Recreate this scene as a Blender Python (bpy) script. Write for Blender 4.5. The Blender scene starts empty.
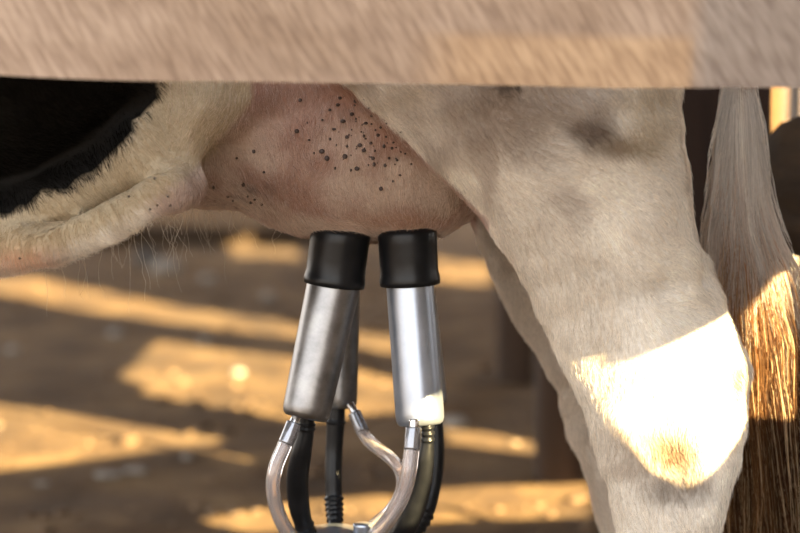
import bpy, bmesh, math
import numpy as np
from mathutils import Vector, Matrix
from mathutils.bvhtree import BVHTree
from mathutils.geometry import delaunay_2d_cdt

scn = bpy.context.scene
COL = scn.collection
RNG = np.random.default_rng(7)

# ------------------------------------------------------------------ camera
FPX, CAM_Z, PITCH = 2400.0, 0.85, math.radians(6.13)
cam_d = bpy.data.cameras.new('camera')
cam = bpy.data.objects.new('camera', cam_d)
COL.objects.link(cam)
cam.location = (0, 0, CAM_Z)
cam.rotation_euler = (math.radians(90) - PITCH, 0, 0)
cam_d.sensor_width = 36
cam_d.lens = FPX * 36 / 800
cam_d.clip_end = 200
cam_d.dof.use_dof = True
cam_d.dof.focus_distance = 2.27
cam_d.dof.aperture_fstop = 4.2
scn.camera = cam

# ------------------------------------------------------------------ light
SUN = (1.0, -1.0, 0.38)                       # towards the sun: low, from the right and the camera's side
sun_d = bpy.data.lights.new('sun', 'SUN')
sun_d.energy = 27.0
sun_d.color = (1.0, 0.77, 0.39)
sun_d.angle = math.radians(0.22)
sun = bpy.data.objects.new('sun', sun_d)
COL.objects.link(sun)
sun.location = (6, -6, 4)
sun.rotation_euler = Vector(SUN).to_track_quat('Z', 'Y').to_euler()

world = bpy.data.worlds.new('sky')
scn.world = world
world.use_nodes = True
wn, wl = world.node_tree.nodes, world.node_tree.links
bg = wn['Background']
bg.inputs['Strength'].default_value = 2.1
tc = wn.new('ShaderNodeTexCoord')
sx = wn.new('ShaderNodeSeparateXYZ')
rp = wn.new('ShaderNodeValToRGB')
rp.color_ramp.elements[0].position = 0.46
rp.color_ramp.elements[0].color = (0.20, 0.15, 0.11, 1)
rp.color_ramp.elements[1].position = 1.0
rp.color_ramp.elements[1].color = (0.62, 0.72, 0.90, 1)
e = rp.color_ramp.elements.new(0.52)
e.color = (1.04, 0.96, 0.87, 1)
e = rp.color_ramp.elements.new(0.68)
e.color = (0.86, 0.90, 0.95, 1)
mr = wn.new('ShaderNodeMapRange')
mr.inputs[1].default_value = -1
wl.new(tc.outputs['Generated'], sx.inputs[0])
wl.new(sx.outputs['Z'], mr.inputs[0])
wl.new(mr.outputs[0], rp.inputs[0])
wl.new(rp.outputs[0], bg.inputs[0])

vs = scn.view_settings
vs.view_transform = 'Standard'
vs.look = 'None'
vs.gamma = 1
vs.use_curve_mapping = False
vs.exposure = 1.10
scn.render.film_transparent = False
scn.cycles.max_bounces = 10
scn.cycles.transparent_max_bounces = 12
scn.cycles.sample_clamp_indirect = 6
scn.cycles_curves.shape = 'RIBBONS' if hasattr(scn, 'cycles_curves') else 'RIBBONS'

# ------------------------------------------------------------------ helpers
CP, SP = math.cos(PITCH), math.sin(PITCH)

def ray(px, py):
    u, v = (px - 400) / FPX, (266.5 - py) / FPX
    return Vector((u, CP + v * SP, -SP + v * CP))

def W(px, py, d):                             # the point seen at a pixel, at depth y = d
    r = ray(px, py)
    return Vector((0, 0, CAM_Z)) + r * (d / r.y)

def G(px, py):                                # the point of the ground seen at a pixel
    r = ray(px, py)
    return Vector((0, 0, CAM_Z)) + r * (-CAM_Z / r.z)

def tag(o, label=None, cat=None, group=None, kind=None):
    for k, v in (('label', label), ('category', cat), ('group', group), ('kind', kind)):
        if v:
            o[k] = v
    return o

def link(name, me, mat=None, parent=None, smooth=True):
    o = bpy.data.objects.new(name, me)
    COL.objects.link(o)
    if mat is not None:
        me.materials.append(mat)
    if smooth and hasattr(me, 'polygons'):
        me.polygons.foreach_set('use_smooth', [True] * len(me.polygons))
    if parent is not None:
        o.parent = parent
        o.matrix_parent_inverse = parent.matrix_basis.inverted()
    return o

def empty(name, loc):
    o = bpy.data.objects.new(name, None)
    o.location = loc
    o.empty_display_size = 0.05
    COL.objects.link(o)
    return o

def mesh_from(name, verts, faces):
    me = bpy.data.meshes.new(name)
    me.from_pydata([tuple(v) for v in verts], [], faces)
    me.update()
    return me

def _hash(ix, iy, iz, seed):
    n = (ix.astype(np.int64) * 374761393 + iy.astype(np.int64) * 668265263 + iz.astype(np.int64) * 2147483647 + seed * 1274126177) & 0xffffffff
    n = ((n ^ (n >> 13)) * 1274126177) & 0xffffffff
    n = n ^ (n >> 16)
    return (n & 0xffff) / 65535.0

def vnoise(p, freq, seed=0, stretch=(1, 1, 1)):
    q = np.asarray(p, float) * freq * np.array(stretch)
    i = np.floor(q)
    f = q - i
    f = f * f * (3 - 2 * f)
    i = i.astype(np.int64)
    out = 0
    for a in (0, 1):
        for b in (0, 1):
            for c in (0, 1):
                w = (f[..., 0] if a else 1 - f[..., 0]) * (f[..., 1] if b else 1 - f[..., 1]) * (f[..., 2] if c else 1 - f[..., 2])
                out = out + w * _hash(i[..., 0] + a, i[..., 1] + b, i[..., 2] + c, seed)
    return out

def fbm(p, freq, seed=0, n=3, stretch=(1, 1, 1)):
    return sum(vnoise(p, freq * 2 ** k, seed + k, stretch) * .5 ** k for k in range(n)) / sum(.5 ** k for k in range(n))

# ------------------------------------------------------------------ materials
def mat(name, base=(.5, .5, .5), rough=.6, metal=0.0, **kw):
    m = bpy.data.materials.new(name)
    m.use_nodes = True
    b = m.node_tree.nodes['Principled BSDF']
    b.inputs['Base Color'].default_value = (*base, 1)
    b.inputs['Roughness'].default_value = rough
    b.inputs['Metallic'].default_value = metal
    for k, v in kw.items():
        b.inputs[k.replace('_', ' ')].default_value = v
    return m

def noise_mat(name, stops, scale, rough=.7, bump=.2, stretch=(1, 1, 1), rot=(0, 0, 0), detail=6, bump_scale=None, metal=0.0, rvar=0.0, dist=.002):
    """Base colour from a ramp over stretched noise, with a bump."""
    m = mat(name, rough=rough, metal=metal)
    N, L = m.node_tree.nodes, m.node_tree.links
    b = N['Principled BSDF']
    tcn = N.new('ShaderNodeTexCoord')
    mp = N.new('ShaderNodeMapping')
    mp.inputs['Scale'].default_value = stretch
    mp.inputs['Rotation'].default_value = rot
    nz = N.new('ShaderNodeTexNoise')
    nz.inputs['Scale'].default_value = scale
    nz.inputs['Detail'].default_value = detail
    nz.inputs['Roughness'].default_value = .62
    cr = N.new('ShaderNodeValToRGB')
    el = cr.color_ramp.elements
    el[0].position, el[0].color = stops[0][0], (*stops[0][1], 1)
    el[1].position, el[1].color = stops[-1][0], (*stops[-1][1], 1)
    for p, c in stops[1:-1]:
        x = el.new(p)
        x.color = (*c, 1)
    L.new(tcn.outputs['Object'], mp.inputs[0])
    L.new(mp.outputs[0], nz.inputs['Vector'])
    L.new(nz.outputs['Fac'], cr.inputs[0])
    L.new(cr.outputs[0], b.inputs['Base Color'])
    if rvar:
        r = N.new('ShaderNodeMapRange')
        r.inputs[3].default_value = rough - rvar
        r.inputs[4].default_value = rough + rvar
        L.new(nz.outputs['Fac'], r.inputs[0])
        L.new(r.outputs[0], b.inputs['Roughness'])
    if bump:
        n2 = N.new('ShaderNodeTexNoise')
        n2.inputs['Scale'].default_value = bump_scale or scale * 2
        n2.inputs['Detail'].default_value = 5
        L.new(mp.outputs[0], n2.inputs['Vector'])
        bp = N.new('ShaderNodeBump')
        bp.inputs['Strength'].default_value = bump
        bp.inputs['Distance'].default_value = dist
        L.new(n2.outputs['Fac'], bp.inputs['Height'])
        L.new(bp.outputs[0], b.inputs['Normal'])
    return m

M_DIRT = noise_mat('trodden_dirt', [(.30, (.048, .025, .009)), (.46, (.104, .057, .021)), (.58, (.17, .101, .041)), (.75, (.28, .185, .09))], 4.5, .95, .35, detail=10, bump_scale=30, dist=.02)
M_WALL = noise_mat('weathered_boards', [(.3, (.10, .065, .04)), (.7, (.26, .18, .12))], 6, .85, .4, (1, 1, .12))
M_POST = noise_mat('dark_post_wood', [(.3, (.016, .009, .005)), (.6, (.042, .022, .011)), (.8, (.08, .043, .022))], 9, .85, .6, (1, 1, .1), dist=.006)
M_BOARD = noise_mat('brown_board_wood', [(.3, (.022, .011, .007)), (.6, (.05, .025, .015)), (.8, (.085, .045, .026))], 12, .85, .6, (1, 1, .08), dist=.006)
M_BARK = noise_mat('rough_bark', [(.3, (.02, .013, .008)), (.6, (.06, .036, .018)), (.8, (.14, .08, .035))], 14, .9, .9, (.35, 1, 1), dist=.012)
M_TRUNK = noise_mat('ochre_trunk', [(.3, (.05, .026, .010)), (.7, (.13, .07, .028))], 25, .9, .8, dist=.01)
M_POLE = noise_mat('grey_pole', [(.3, (.3, .26, .22)), (.7, (.5, .45, .4))], 12, .8, .4, (1, 1, .1))
M_STONE = noise_mat('pale_stone', [(.3, (.20, .17, .14)), (.7, (.36, .33, .29))], 20, .8, .5)
M_RUBBER = noise_mat('black_rubber', [(.3, (.004, .0045, .0055)), (.7, (.010, .0105, .012))], 60, .34, .12, rvar=.10, dist=.0006)
M_RUBBER.node_tree.nodes['Principled BSDF'].inputs['Specular IOR Level'].default_value = .26
M_STEEL = noise_mat('brushed_steel', [(.3, (.33, .375, .45)), (.7, (.41, .45, .52))], 55, .32, .06, detail=8, metal=.82, rvar=.08, dist=.0004)
M_STEEL_WORN = noise_mat('worn_steel', [(.3, (.19, .19, .195)), (.55, (.28, .28, .285)), (.75, (.36, .36, .36))], 50, .36, .12, detail=8, metal=1.0, rvar=.10, dist=.0005)
M_CHROME = mat('bright_metal', (.72, .72, .73), .16, 1.0)
M_CLEAR = mat('clear_plastic', (.90, .85, .84), .05, 0, IOR=1.42, Transmission_Weight=.86)
M_HOOF = noise_mat('hoof_horn', [(.3, (.04, .03, .022)), (.7, (.12, .09, .06))], 20, .5, .3, (1, 1, 4))
M_WART = mat('dark_wart', (.055, .036, .030), .7)

def rail_material():
    m = bpy.data.materials.new('sawn_plank')
    m.use_nodes = True
    N, L = m.node_tree.nodes, m.node_tree.links
    b = N['Principled BSDF']
    b.inputs['Roughness'].default_value = .8
    t = N.new('ShaderNodeTexCoord')
    def nz(scale, stretch, rot, det=5):
        mp = N.new('ShaderNodeMapping')
        mp.vector_type = 'POINT'
        mp.inputs['Scale'].default_value = stretch
        r = N.new('ShaderNodeMapping')
        r.inputs['Rotation'].default_value = rot
        n = N.new('ShaderNodeTexNoise')
        n.inputs['Scale'].default_value = scale
        n.inputs['Detail'].default_value = det
        L.new(t.outputs['Object'], r.inputs[0])
        L.new(r.outputs[0], mp.inputs[0])
        L.new(mp.outputs[0], n.inputs['Vector'])
        return n.outputs['Fac']
    saw = nz(230, (1, .3, .16), (0, math.radians(32), 0))
    grain = nz(40, (.10, 1, 1), (0, 0, 0))
    blotch = nz(9, (1, 1, 1.5), (0, 0, 0), 3)
    def ramp(f, stops):
        c = N.new('ShaderNodeValToRGB')
        e = c.color_ramp.elements
        e[0].position, e[0].color = stops[0][0], (*stops[0][1], 1)
        e[1].position, e[1].color = stops[1][0], (*stops[1][1], 1)
        L.new(f, c.inputs[0])
        return c.outputs[0]
    def mix(a, bb, f, mode='MIX'):
        x = N.new('ShaderNodeMix')
        x.data_type = 'RGBA'
        x.blend_type = mode
        if isinstance(f, float):
            x.inputs[0].default_value = f
        else:
            L.new(f, x.inputs[0])
        L.new(a, x.inputs[6])
        L.new(bb, x.inputs[7])
        return x.outputs[2]
    s = N.new('ShaderNodeSeparateXYZ')
    L.new(t.outputs['Object'], s.inputs[0])
    def step(axis, lo, hi):
        g = N.new('ShaderNodeMapRange')
        g.inputs[1].default_value, g.inputs[2].default_value = lo, hi
        L.new(s.outputs[axis], g.inputs[0])
        return g.outputs[0]
    def mul(a, bb):
        x = N.new('ShaderNodeMath')
        x.operation = 'MULTIPLY'
        L.new(a, x.inputs[0])
        L.new(bb, x.inputs[1])
        return x.outputs[0]
    base = ramp(blotch, [(.35, (.29, .195, .125)), (.65, (.385, .275, .19))])
    fresh = ramp(blotch, [(.35, (.385, .245, .135)), (.65, (.44, .29, .165))])
    grey = ramp(blotch, [(.35, (.22, .165, .125)), (.65, (.29, .23, .18))])
    # a fresher planed strip along the lower edge, ending at a saw line; grey weathering beyond it
    f = mul(mul(step('X', .005, .05), step('X', .2305, .2285)), step('Z', .043, .034))
    c = mix(base, fresh, f)
    c = mix(c, grey, step('X', .222, .240))
    sawc = ramp(saw, [(.35, (.58, .53, .50)), (.62, (1, 1, 1))])
    grc = ramp(grain, [(.3, (.80, .76, .73)), (.6, (1, 1, 1))])
    c = mix(c, sawc, .8, 'MULTIPLY')
    c = mix(c, grc, .6, 'MULTIPLY')
    L.new(c, b.inputs['Base Color'])
    bp = N.new('ShaderNodeBump')
    bp.inputs['Strength'].default_value = .5
    bp.inputs['Distance'].default_value = .002
    L.new(saw, bp.inputs['Height'])
    L.new(bp.outputs[0], b.inputs['Normal'])
    return m
M_RAIL = rail_material()

def pigment_mat(name, rough, hair):
    m = bpy.data.materials.new(name)
    m.use_nodes = True
    N, L = m.node_tree.nodes, m.node_tree.links
    b = N['Principled BSDF']
    a = N.new('ShaderNodeAttribute')
    a.attribute_name = 'pigment'
    if not hair:
        b.inputs['Roughness'].default_value = rough
        t = N.new('ShaderNodeTexCoord')
        n = N.new('ShaderNodeTexNoise')
        n.inputs['Scale'].default_value = 260
        n.inputs['Detail'].default_value = 4
        L.new(t.outputs['Object'], n.inputs['Vector'])
        c = N.new('ShaderNodeValToRGB')
        c.color_ramp.elements[0].position, c.color_ramp.elements[0].color = .3, (.72, .70, .68, 1)
        c.color_ramp.elements[1].position = .6
        L.new(n.outputs['Fac'], c.inputs[0])
        x = N.new('ShaderNodeMix')
        x.data_type, x.blend_type = 'RGBA', 'MULTIPLY'
        x.inputs[0].default_value = .8
        L.new(a.outputs['Color'], x.inputs[6])
        L.new(c.outputs[0], x.inputs[7])
        L.new(x.outputs[2], b.inputs['Base Color'])
        bp = N.new('ShaderNodeBump')
        bp.inputs['Strength'].default_value = .5
        bp.inputs['Distance'].default_value = .0015
        L.new(n.outputs['Fac'], bp.inputs['Height'])
        L.new(bp.outputs[0], b.inputs['Normal'])
        b.inputs['Specular IOR Level'].default_value = .2
    else:
        N.remove(b)
        out = N['Material Output']
        d = N.new('ShaderNodeBsdfDiffuse')
        tr = N.new('ShaderNodeBsdfTranslucent')
        g = N.new('ShaderNodeBsdfGlossy')
        g.inputs['Roughness'].default_value = .45
        m1 = N.new('ShaderNodeMixShader')
        m1.inputs[0].default_value = hair
        m2 = N.new('ShaderNodeMixShader')
        m2.inputs[0].default_value = .01
        L.new(a.outputs['Color'], d.inputs['Color'])
        L.new(a.outputs['Color'], tr.inputs['Color'])
        L.new(d.outputs[0], m1.inputs[1])
        L.new(tr.outputs[0], m1.inputs[2])
        L.new(m1.outputs[0], m2.inputs[1])
        L.new(g.outputs[0], m2.inputs[2])
        L.new(m2.outputs[0], out.inputs['Surface'])
    return m
M_HIDE = pigment_mat('cow_hide', .75, 0)
M_FUR = pigment_mat('cow_hair', .5, .34)
M_TAIL = pigment_mat('tail_hair', .5, .55)

# ------------------------------------------------------------------ mesh builders
def box(bm, c, s, rot=None):
    r = bmesh.ops.create_cube(bm, size=1)
    mtx = Matrix.Translation(c) @ (rot.to_4x4() if rot else Matrix.Identity(4)) @ Matrix.Diagonal((*s, 1))
    bmesh.ops.transform(bm, matrix=mtx, verts=r['verts'])

def bm_obj(name, bm, m, parent=None, smooth=False, bevel=0):
    if bevel:
        bmesh.ops.bevel(bm, geom=list(bm.edges), offset=bevel, segments=2, affect='EDGES', profile=.6)
    bmesh.ops.recalc_face_normals(bm, faces=bm.faces)
    me = bpy.data.meshes.new(name)
    bm.to_mesh(me)
    bm.free()
    return link(name, me, m, parent, smooth)

def frame(t):
    t = t.normalized()
    a = Vector((0, 1, 0)) if abs(t.y) < .9 else Vector((1, 0, 0))
    u = t.cross(a).normalized()
    return u, t.cross(u).normalized()

def lathe(name, A, B, prof, m, parent=None, seg=48, closed=False):
    """prof: (radius, distance from A along A->B)."""
    ax = (B - A).normalized()
    u, v = frame(ax)
    vs_, fs = [], []
    for r, h in prof:
        for k in range(seg):
            a = 2 * math.pi * k / seg
            vs_.append(A + ax * h + (u * math.cos(a) + v * math.sin(a)) * r)
    for i in range(len(prof) - 1):
        for k in range(seg):
            k2 = (k + 1) % seg
            fs.append((i * seg + k, i * seg + k2, (i + 1) * seg + k2, (i + 1) * seg + k))
    if closed:
        i = len(prof) - 1
        for k in range(seg):
            k2 = (k + 1) % seg
            fs.append((i * seg + k, i * seg + k2, k2, k))
    bm = bmesh.new()
    me = mesh_from(name, vs_, fs)
    bm.from_mesh(me)
    bpy.data.meshes.remove(me)
    return bm_obj(name, bm, m, parent, True)

def spline(pts, n=10):
    P = [pts[0] * 2 - pts[1]] + list(pts) + [pts[-1] * 2 - pts[-2]]
    out = []
    for i in range(1, len(P) - 2):
        for k in range(n):
            t = k / n
            a, b, c, d = P[i - 1:i + 3]
            out.append(.5 * ((2 * b) + (c - a) * t + (2 * a - 5 * b + 4 * c - d) * t * t + (3 * b - a - 3 * c + d) * t ** 3))
    out.append(P[-2])
    return out

def tube(name, pts, rad, m, parent=None, seg=20, n=10, inner=0, rings=()):
    """rad: number or list per control point; rings: (fraction 0..1, extra radius, half width)."""
    C = spline(pts, n)
    N = len(C)
    if not isinstance(rad, (list, tuple)):
        rad = [rad] * len(pts)
    R = np.interp(np.linspace(0, 1, N), np.linspace(0, 1, len(rad)), rad)
    f = np.linspace(0, 1, N)
    for c, e_, w in rings:
        R = R + e_ * np.exp(-((f - c) / w) ** 4)
    vs_, fs = [], []
    u = None
    def ringset(RR, flip):
        nonlocal u
        u = None
        base = len(vs_)
        for i in range(N):
            t = (C[min(i + 1, N - 1)] - C[max(i - 1, 0)]).normalized()
            if u is None:
                u, v = frame(t)
            else:
                u = (u - t * u.dot(t)).normalized()
                v = t.cross(u)
            for k in range(seg):
                a = 2 * math.pi * k / seg
                vs_.append(C[i] + (u * math.cos(a) + v * math.sin(a)) * RR[i])
        for i in range(N - 1):
            for k in range(seg):
                k2 = (k + 1) % seg
                q = (base + i * seg + k, base + i * seg + k2, base + (i + 1) * seg + k2, base + (i + 1) * seg + k)
                fs.append(q[::-1] if flip else q)
        return base
    b0 = ringset(R, False)
    if inner:
        b1 = ringset(np.full(N, inner), True)
        for i in (0, N - 1):
            for k in range(seg):
                k2 = (k + 1) % seg
                fs.append((b0 + i * seg + k, b0 + i * seg + k2, b1 + i * seg + k2, b1 + i * seg + k))
    else:
        fs.append(tuple(range(seg)))
        fs.append(tuple((N - 1) * seg + k for k in range(seg)))
    bm = bmesh.new()
    me = mesh_from(name, vs_, fs)
    bm.from_mesh(me)
    bpy.data.meshes.remove(me)
    return bm_obj(name, bm, m, parent, True)

# ------------------------------------------------------------------ the ground
def build_ground():
    xs = np.concatenate([np.linspace(-30, -4, 27)[:-1], np.linspace(-4, 4, 201), np.linspace(4, 30, 27)[1:]])
    ys = np.concatenate([np.linspace(-12, 0, 25)[:-1], np.linspace(0, 13, 326), np.linspace(13, 70, 40)[1:]])
    X, Y = np.meshgrid(xs, ys, indexing='ij')
    P = np.stack([X, Y, 0 * X], -1)
    Z = (fbm(P, 7, 3, 4) - .5) * .020 + (fbm(P, .8, 11, 2) - .5) * .05
    Z = Z - .012
    V = np.stack([X, Y, Z], -1).reshape(-1, 3)
    ny = len(ys)
    i = np.arange(len(xs) - 1)[:, None] * ny + np.arange(ny - 1)[None]
    F = np.stack([i, i + ny, i + ny + 1, i + 1], -1).reshape(-1, 4)
    return link('ground', mesh_from('ground', V, F.tolist()), M_DIRT), V, F
ground, GV, GF = build_ground()
tag(ground, 'bare trodden brown dirt of the milking yard', 'ground', kind='structure')
GB = BVHTree.FromPolygons([tuple(v) for v in GV], GF.tolist())

def ground_z(x, y):
    h = GB.ray_cast(Vector((x, y, 3)), Vector((0, 0, -1)))
    return h[0].z if h[0] else 0.0

# ------------------------------------------------------------------ unseen board wall added at right, gaps shaped to cast the sun patches
WALL_X = 1.6

def to_wall(p):
    t = WALL_X - p.x
    return (p.y - t, p.z + .38 * t)

def gap_ground(pts):
    return [to_wall(G(*p)) for p in pts]

def gap_at(d, pts):
    return [to_wall(W(px, py, d)) for px, py in pts]

GAPS = [
    gap_at(2.19, [(566, 378), (770, 300), (775, 415), (738, 452), (694, 490), (655, 470), (608, 432)]),
    gap_at(2.30, [(397, 407), (471, 379), (471, 515), (397, 526)]),
    gap_at(2.40, [(690, 322), (740, 282), (772, 268), (815, 236), (815, 412), (790, 424), (770, 414), (750, 428), (690, 424)]),
    gap_ground([(-60, 268), (11, 278), (300, 322), (420, 341), (420, 356), (300, 339), (11, 297), (-60, 290)]),
    gap_ground([(110, 380), (158, 339), (235, 350), (300, 362), (430, 385), (430, 408), (300, 421), (242, 417), (126, 399), (140, 388)]),
    gap_ground([(-60, 396), (0, 404), (222, 438), (222, 442), (0, 468), (-60, 474)]),
    gap_ground([(436, 428), (540, 441), (540, 455), (436, 444)]),
    gap_ground([(190, 521), (320, 498), (480, 485), (610, 480), (625, 512), (480, 516), (330, 527), (200, 527)]),
    gap_ground([(430, 256), (505, 266), (505, 282), (430, 276)]),
    gap_at(6.5, [(735, 60), (792, 60), (792, 140), (735, 140)]),
    gap_at(3.6, [(772, 235), (808, 235), (808, 350), (772, 350)]),
    gap_ground([(225, 240), (300, 247), (300, 258), (240, 254)]),
]

def inside(poly, x, y):
    c = False
    j = len(poly) - 1
    for i in range(len(poly)):
        (xi, yi), (xj, yj) = poly[i], poly[j]
        if (yi > y) != (yj > y) and x < (xj - xi) * (y - yi) / (yj - yi) + xi:
            c = not c
        j = i
    return c

def build_wall():
    vv = [Vector((-2.5, -.12)), Vector((9, -.12)), Vector((9, 2.55)), Vector((-2.5, 2.55))]
    ee = [(0, 1), (1, 2), (2, 3), (3, 0)]
    for g in GAPS:
        b = len(vv)
        vv += [Vector(p) for p in g]
        ee += [(b + i, b + (i + 1) % len(g)) for i in range(len(g))]
    v2, e2, f2, *_ = delaunay_2d_cdt(vv, ee, [], 0, 1e-6)
    bm = bmesh.new()
    bv = [bm.verts.new((WALL_X, p[0], p[1])) for p in v2]
    for f in f2:
        cx = sum(v2[i][0] for i in f) / 3
        cy = sum(v2[i][1] for i in f) / 3
        if not any(inside(g, cx, cy) for g in GAPS):
            bm.faces.new([bv[i] for i in f])
    bmesh.ops.delete(bm, geom=[v for v in bm.verts if not v.link_faces], context='VERTS')
    r = bmesh.ops.extrude_face_region(bm, geom=list(bm.faces))
    bmesh.ops.translate(bm, vec=(.012, 0, 0), verts=[x for x in r['geom'] if isinstance(x, bmesh.types.BMVert)])
    return bm_obj('gobo_wall_right', bm, M_WALL)
def build_shade_roof():  # unseen cover added to keep skylight off the ground
    bm = bmesh.new()
    y0, y1, x0, x1 = 1.0, 13.2, -5.2, 1.75
    n = 280
    up, dn_ = [], []
    for i in range(n + 1):
        x = x0 + (x1 - x0) * i / n
        z = 2.62 + .012 * math.sin(x * 2 * math.pi / .12)
        up.append((bm.verts.new((x, y0, z)), bm.verts.new((x, y1, z + .5))))
        dn_.append((bm.verts.new((x, y0, z - .004)), bm.verts.new((x, y1, z + .496))))
    for i in range(n):
        bm.faces.new((up[i][0], up[i + 1][0], up[i + 1][1], up[i][1]))
        bm.faces.new((dn_[i][0], dn_[i][1], dn_[i + 1][1], dn_[i + 1][0]))
    return bm_obj('shade_roof', bm, M_TIN, None, True)
M_TIN = noise_mat('rusty_tin', [(.3, (.10, .07, .05)), (.7, (.22, .18, .15))], 4, .7, .2, metal=.2)
tag(build_shade_roof(), 'rusty corrugated tin roof added over the cow to dim the skylight', 'shade_roof', kind='structure')

def build_back():  # hidden wall added to block light coming from behind
    bm = bmesh.new()
    box(bm, (-1.8, 13.3, 1.5), (7.0, .05, 3.3))
    return bm_obj('light_block_back', bm, M_WALL)
tag(build_back(), 'dark board wall added far behind the cow to block light', 'wall', kind='structure')

def build_beams():
    for i, (x, y) in enumerate(((-5.0, 1.15), (-5.0, 13.0), (1.72, 1.15))):
        bm = bmesh.new()
        box(bm, (x, y, 1.3 + (y - 1) * .02), (.10, .10, 2.6 + (y - 1) * .04))
        tag(bm_obj('trim_%d' % (i + 1), bm, M_POST), 'squared post carrying the added tin roof', 'post', kind='structure')
build_beams()
tag(build_wall(), 'weathered board wall added right of the cow, gaps cut to shape the sun patches', 'wall', kind='structure')

# ------------------------------------------------------------------ the plank in front of the cow
def build_rail():
    d = 1.88
    c = W(400, 80, d)
    z0 = c.z - .0022
    bm = bmesh.new()
    H = .16
    box(bm, (.05, .02, H / 2), (3.0, .035, H))
    bmesh.ops.subdivide_edges(bm, edges=[e_ for e_ in bm.edges if abs((e_.verts[0].co - e_.verts[1].co).x) > 1], cuts=90)
    P = np.array([v.co[:] for v in bm.verts])
    dn = (fbm(P, 6, 5, 4) - .5) * .006
    for v, q in zip(bm.verts, dn):
        v.co.z += q
    o = bm_obj('fence_rail', bm, M_RAIL, None, False)
    o.location = (0, d, z0)
    o.rotation_euler = (0, math.radians(.85), 0)
    return tag(o, 'sawn pale wooden plank rail crossing in front of the cow', 'fence rail')
build_rail()

# posts that carry the rail, outside the picture
for x in (-1.3, 1.35):
    bm = bmesh.new()
    r = bmesh.ops.create_cone(bm, cap_ends=True, segments=20, radius1=.06, radius2=.055, depth=1.35)
    bmesh.ops.translate(bm, vec=(0, 0, .60), verts=bm.verts)
    o = bm_obj('fence_post', bm, M_POST, None, True, 0)
    o.location = (x, 1.985, 0)
    tag(o, 'round dark post carrying the pale plank, ' + ('towards the cow head' if x < 0 else 'behind the cow tail'), 'post')

# ------------------------------------------------------------------ posts and boards behind the cow
def post(name, px0, px1, py_base, h, m, label, lean=0.0, d=None):
    b = G((px0 + px1) / 2, py_base) if d is None else None
    d = d or b.y
    cx = W((px0 + px1) / 2, 200, d).x
    w = (px1 - px0) / FPX * d
    bm = bmesh.new()
    n = 14
    rings = []
    for i in range(n):
        z = -.15 + (h + .15) * i / (n - 1)
        ring = []
        for k in range(16):
            a = 2 * math.pi * k / 16
            s = 1 + .10 * (vnoise(np.array([math.cos(a) * 2 + d * 7, math.sin(a) * 2, z * 3]), 1.3, 4) - .5) * 2
            cx_, sy = math.cos(a), math.sin(a)
            q = (abs(cx_) ** 4 + abs(sy) ** 4) ** -.25
            ring.append(bm.verts.new((cx_ * q * w / 2 * s + lean * z, sy * q * w / 2 * .8 * s, z)))
        rings.append(ring)
    for i in range(n - 1):
        for k in range(16):
            bm.faces.new((rings[i][k], rings[i][(k + 1) % 16], rings[i + 1][(k + 1) % 16], rings[i + 1][k]))
    bm.faces.new(rings[-1])
    bm.faces.new(rings[0])
    o = bm_obj(name, bm, m, None, True)
    o.location = (cx, d, ground_z(cx, d))
    return tag(o, label, 'post')

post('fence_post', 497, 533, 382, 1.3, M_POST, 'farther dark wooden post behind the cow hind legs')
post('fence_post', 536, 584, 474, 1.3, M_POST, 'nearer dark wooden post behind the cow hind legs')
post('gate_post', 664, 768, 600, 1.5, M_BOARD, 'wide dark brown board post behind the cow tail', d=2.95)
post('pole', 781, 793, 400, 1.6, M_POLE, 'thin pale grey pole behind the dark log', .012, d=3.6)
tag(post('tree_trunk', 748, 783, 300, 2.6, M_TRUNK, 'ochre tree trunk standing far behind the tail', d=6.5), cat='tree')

def build_log():
    d = 2.78
    A = W(766, 190, d)
    B = W(980, 135, d)
    C = [A + (B - A) * t for t in np.linspace(0, 1, 14)]
    n = 14
    bm = bmesh.new()
    rings = []
    for i, c in enumerate(C):
        t = i / (n - 1)
        r0 = .083 * (1 - .35 * math.exp(-t * 16))
        ring = []
        for k in range(28):
            a = 2 * math.pi * k / 28
            s = 1 + .22 * (vnoise(np.array([t * 4, math.cos(a), math.sin(a)]), 2.2, 9) - .5) * 2
            ring.append(bm.verts.new((c.x + .02 * (vnoise(np.array([0, math.cos(a), math.sin(a)]), 3., 2) - .5), c.y + math.cos(a) * r0 * .55 * s, c.z + math.sin(a) * r0 * s)))
        rings.append(ring)
    for i in range(n - 1):
        for k in range(28):
            bm.faces.new((rings[i][k], rings[i][(k + 1) % 28], rings[i + 1][(k + 1) % 28], rings[i + 1][k]))
    bm.faces.new(rings[-1])
    bm.faces.new(rings[0])
    o = bm_obj('log_rail', bm, M_BARK, None, True)
    return tag(o, 'thick dark barked log rail right of the cow tail', 'log')
build_log()
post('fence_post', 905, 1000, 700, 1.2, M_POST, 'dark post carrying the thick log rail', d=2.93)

# ------------------------------------------------------------------ stones and scraps lying on the dirt
def stone(name, px, py, wpx, hr, m, label, cat, seed, lift=0.0):
    p = G(px, py)
    r = wpx / FPX * p.y / 2
    bm = bmesh.new()
    bmesh.ops.create_icosphere(bm, subdivisions=3, radius=1)
    P = np.array([v.co[:] for v in bm.verts])
    n = fbm(P + seed * 3.7, 1.3, seed, 3)
    for v, q in zip(bm.verts, n):
        v.co = v.co * (.75 + .5 * q)
        v.co.x *= r
        v.co.y *= r * .8
        v.co.z *= r * hr
    o = bm_obj(name, bm, m, None, True)
    o.location = (p.x, p.y, ground_z(p.x, p.y) + r * hr * .45)
    return tag(o, label, cat)
M_DARKSTONE = noise_mat('dark_stone', [(.3, (.05, .045, .04)), (.7, (.12, .11, .10))], 14, .85, .5)
stone('stone', 148, 262, 26, .8, M_DARKSTONE, 'dark boulder under the hanging belly hairs', 'stone', 1)
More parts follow.
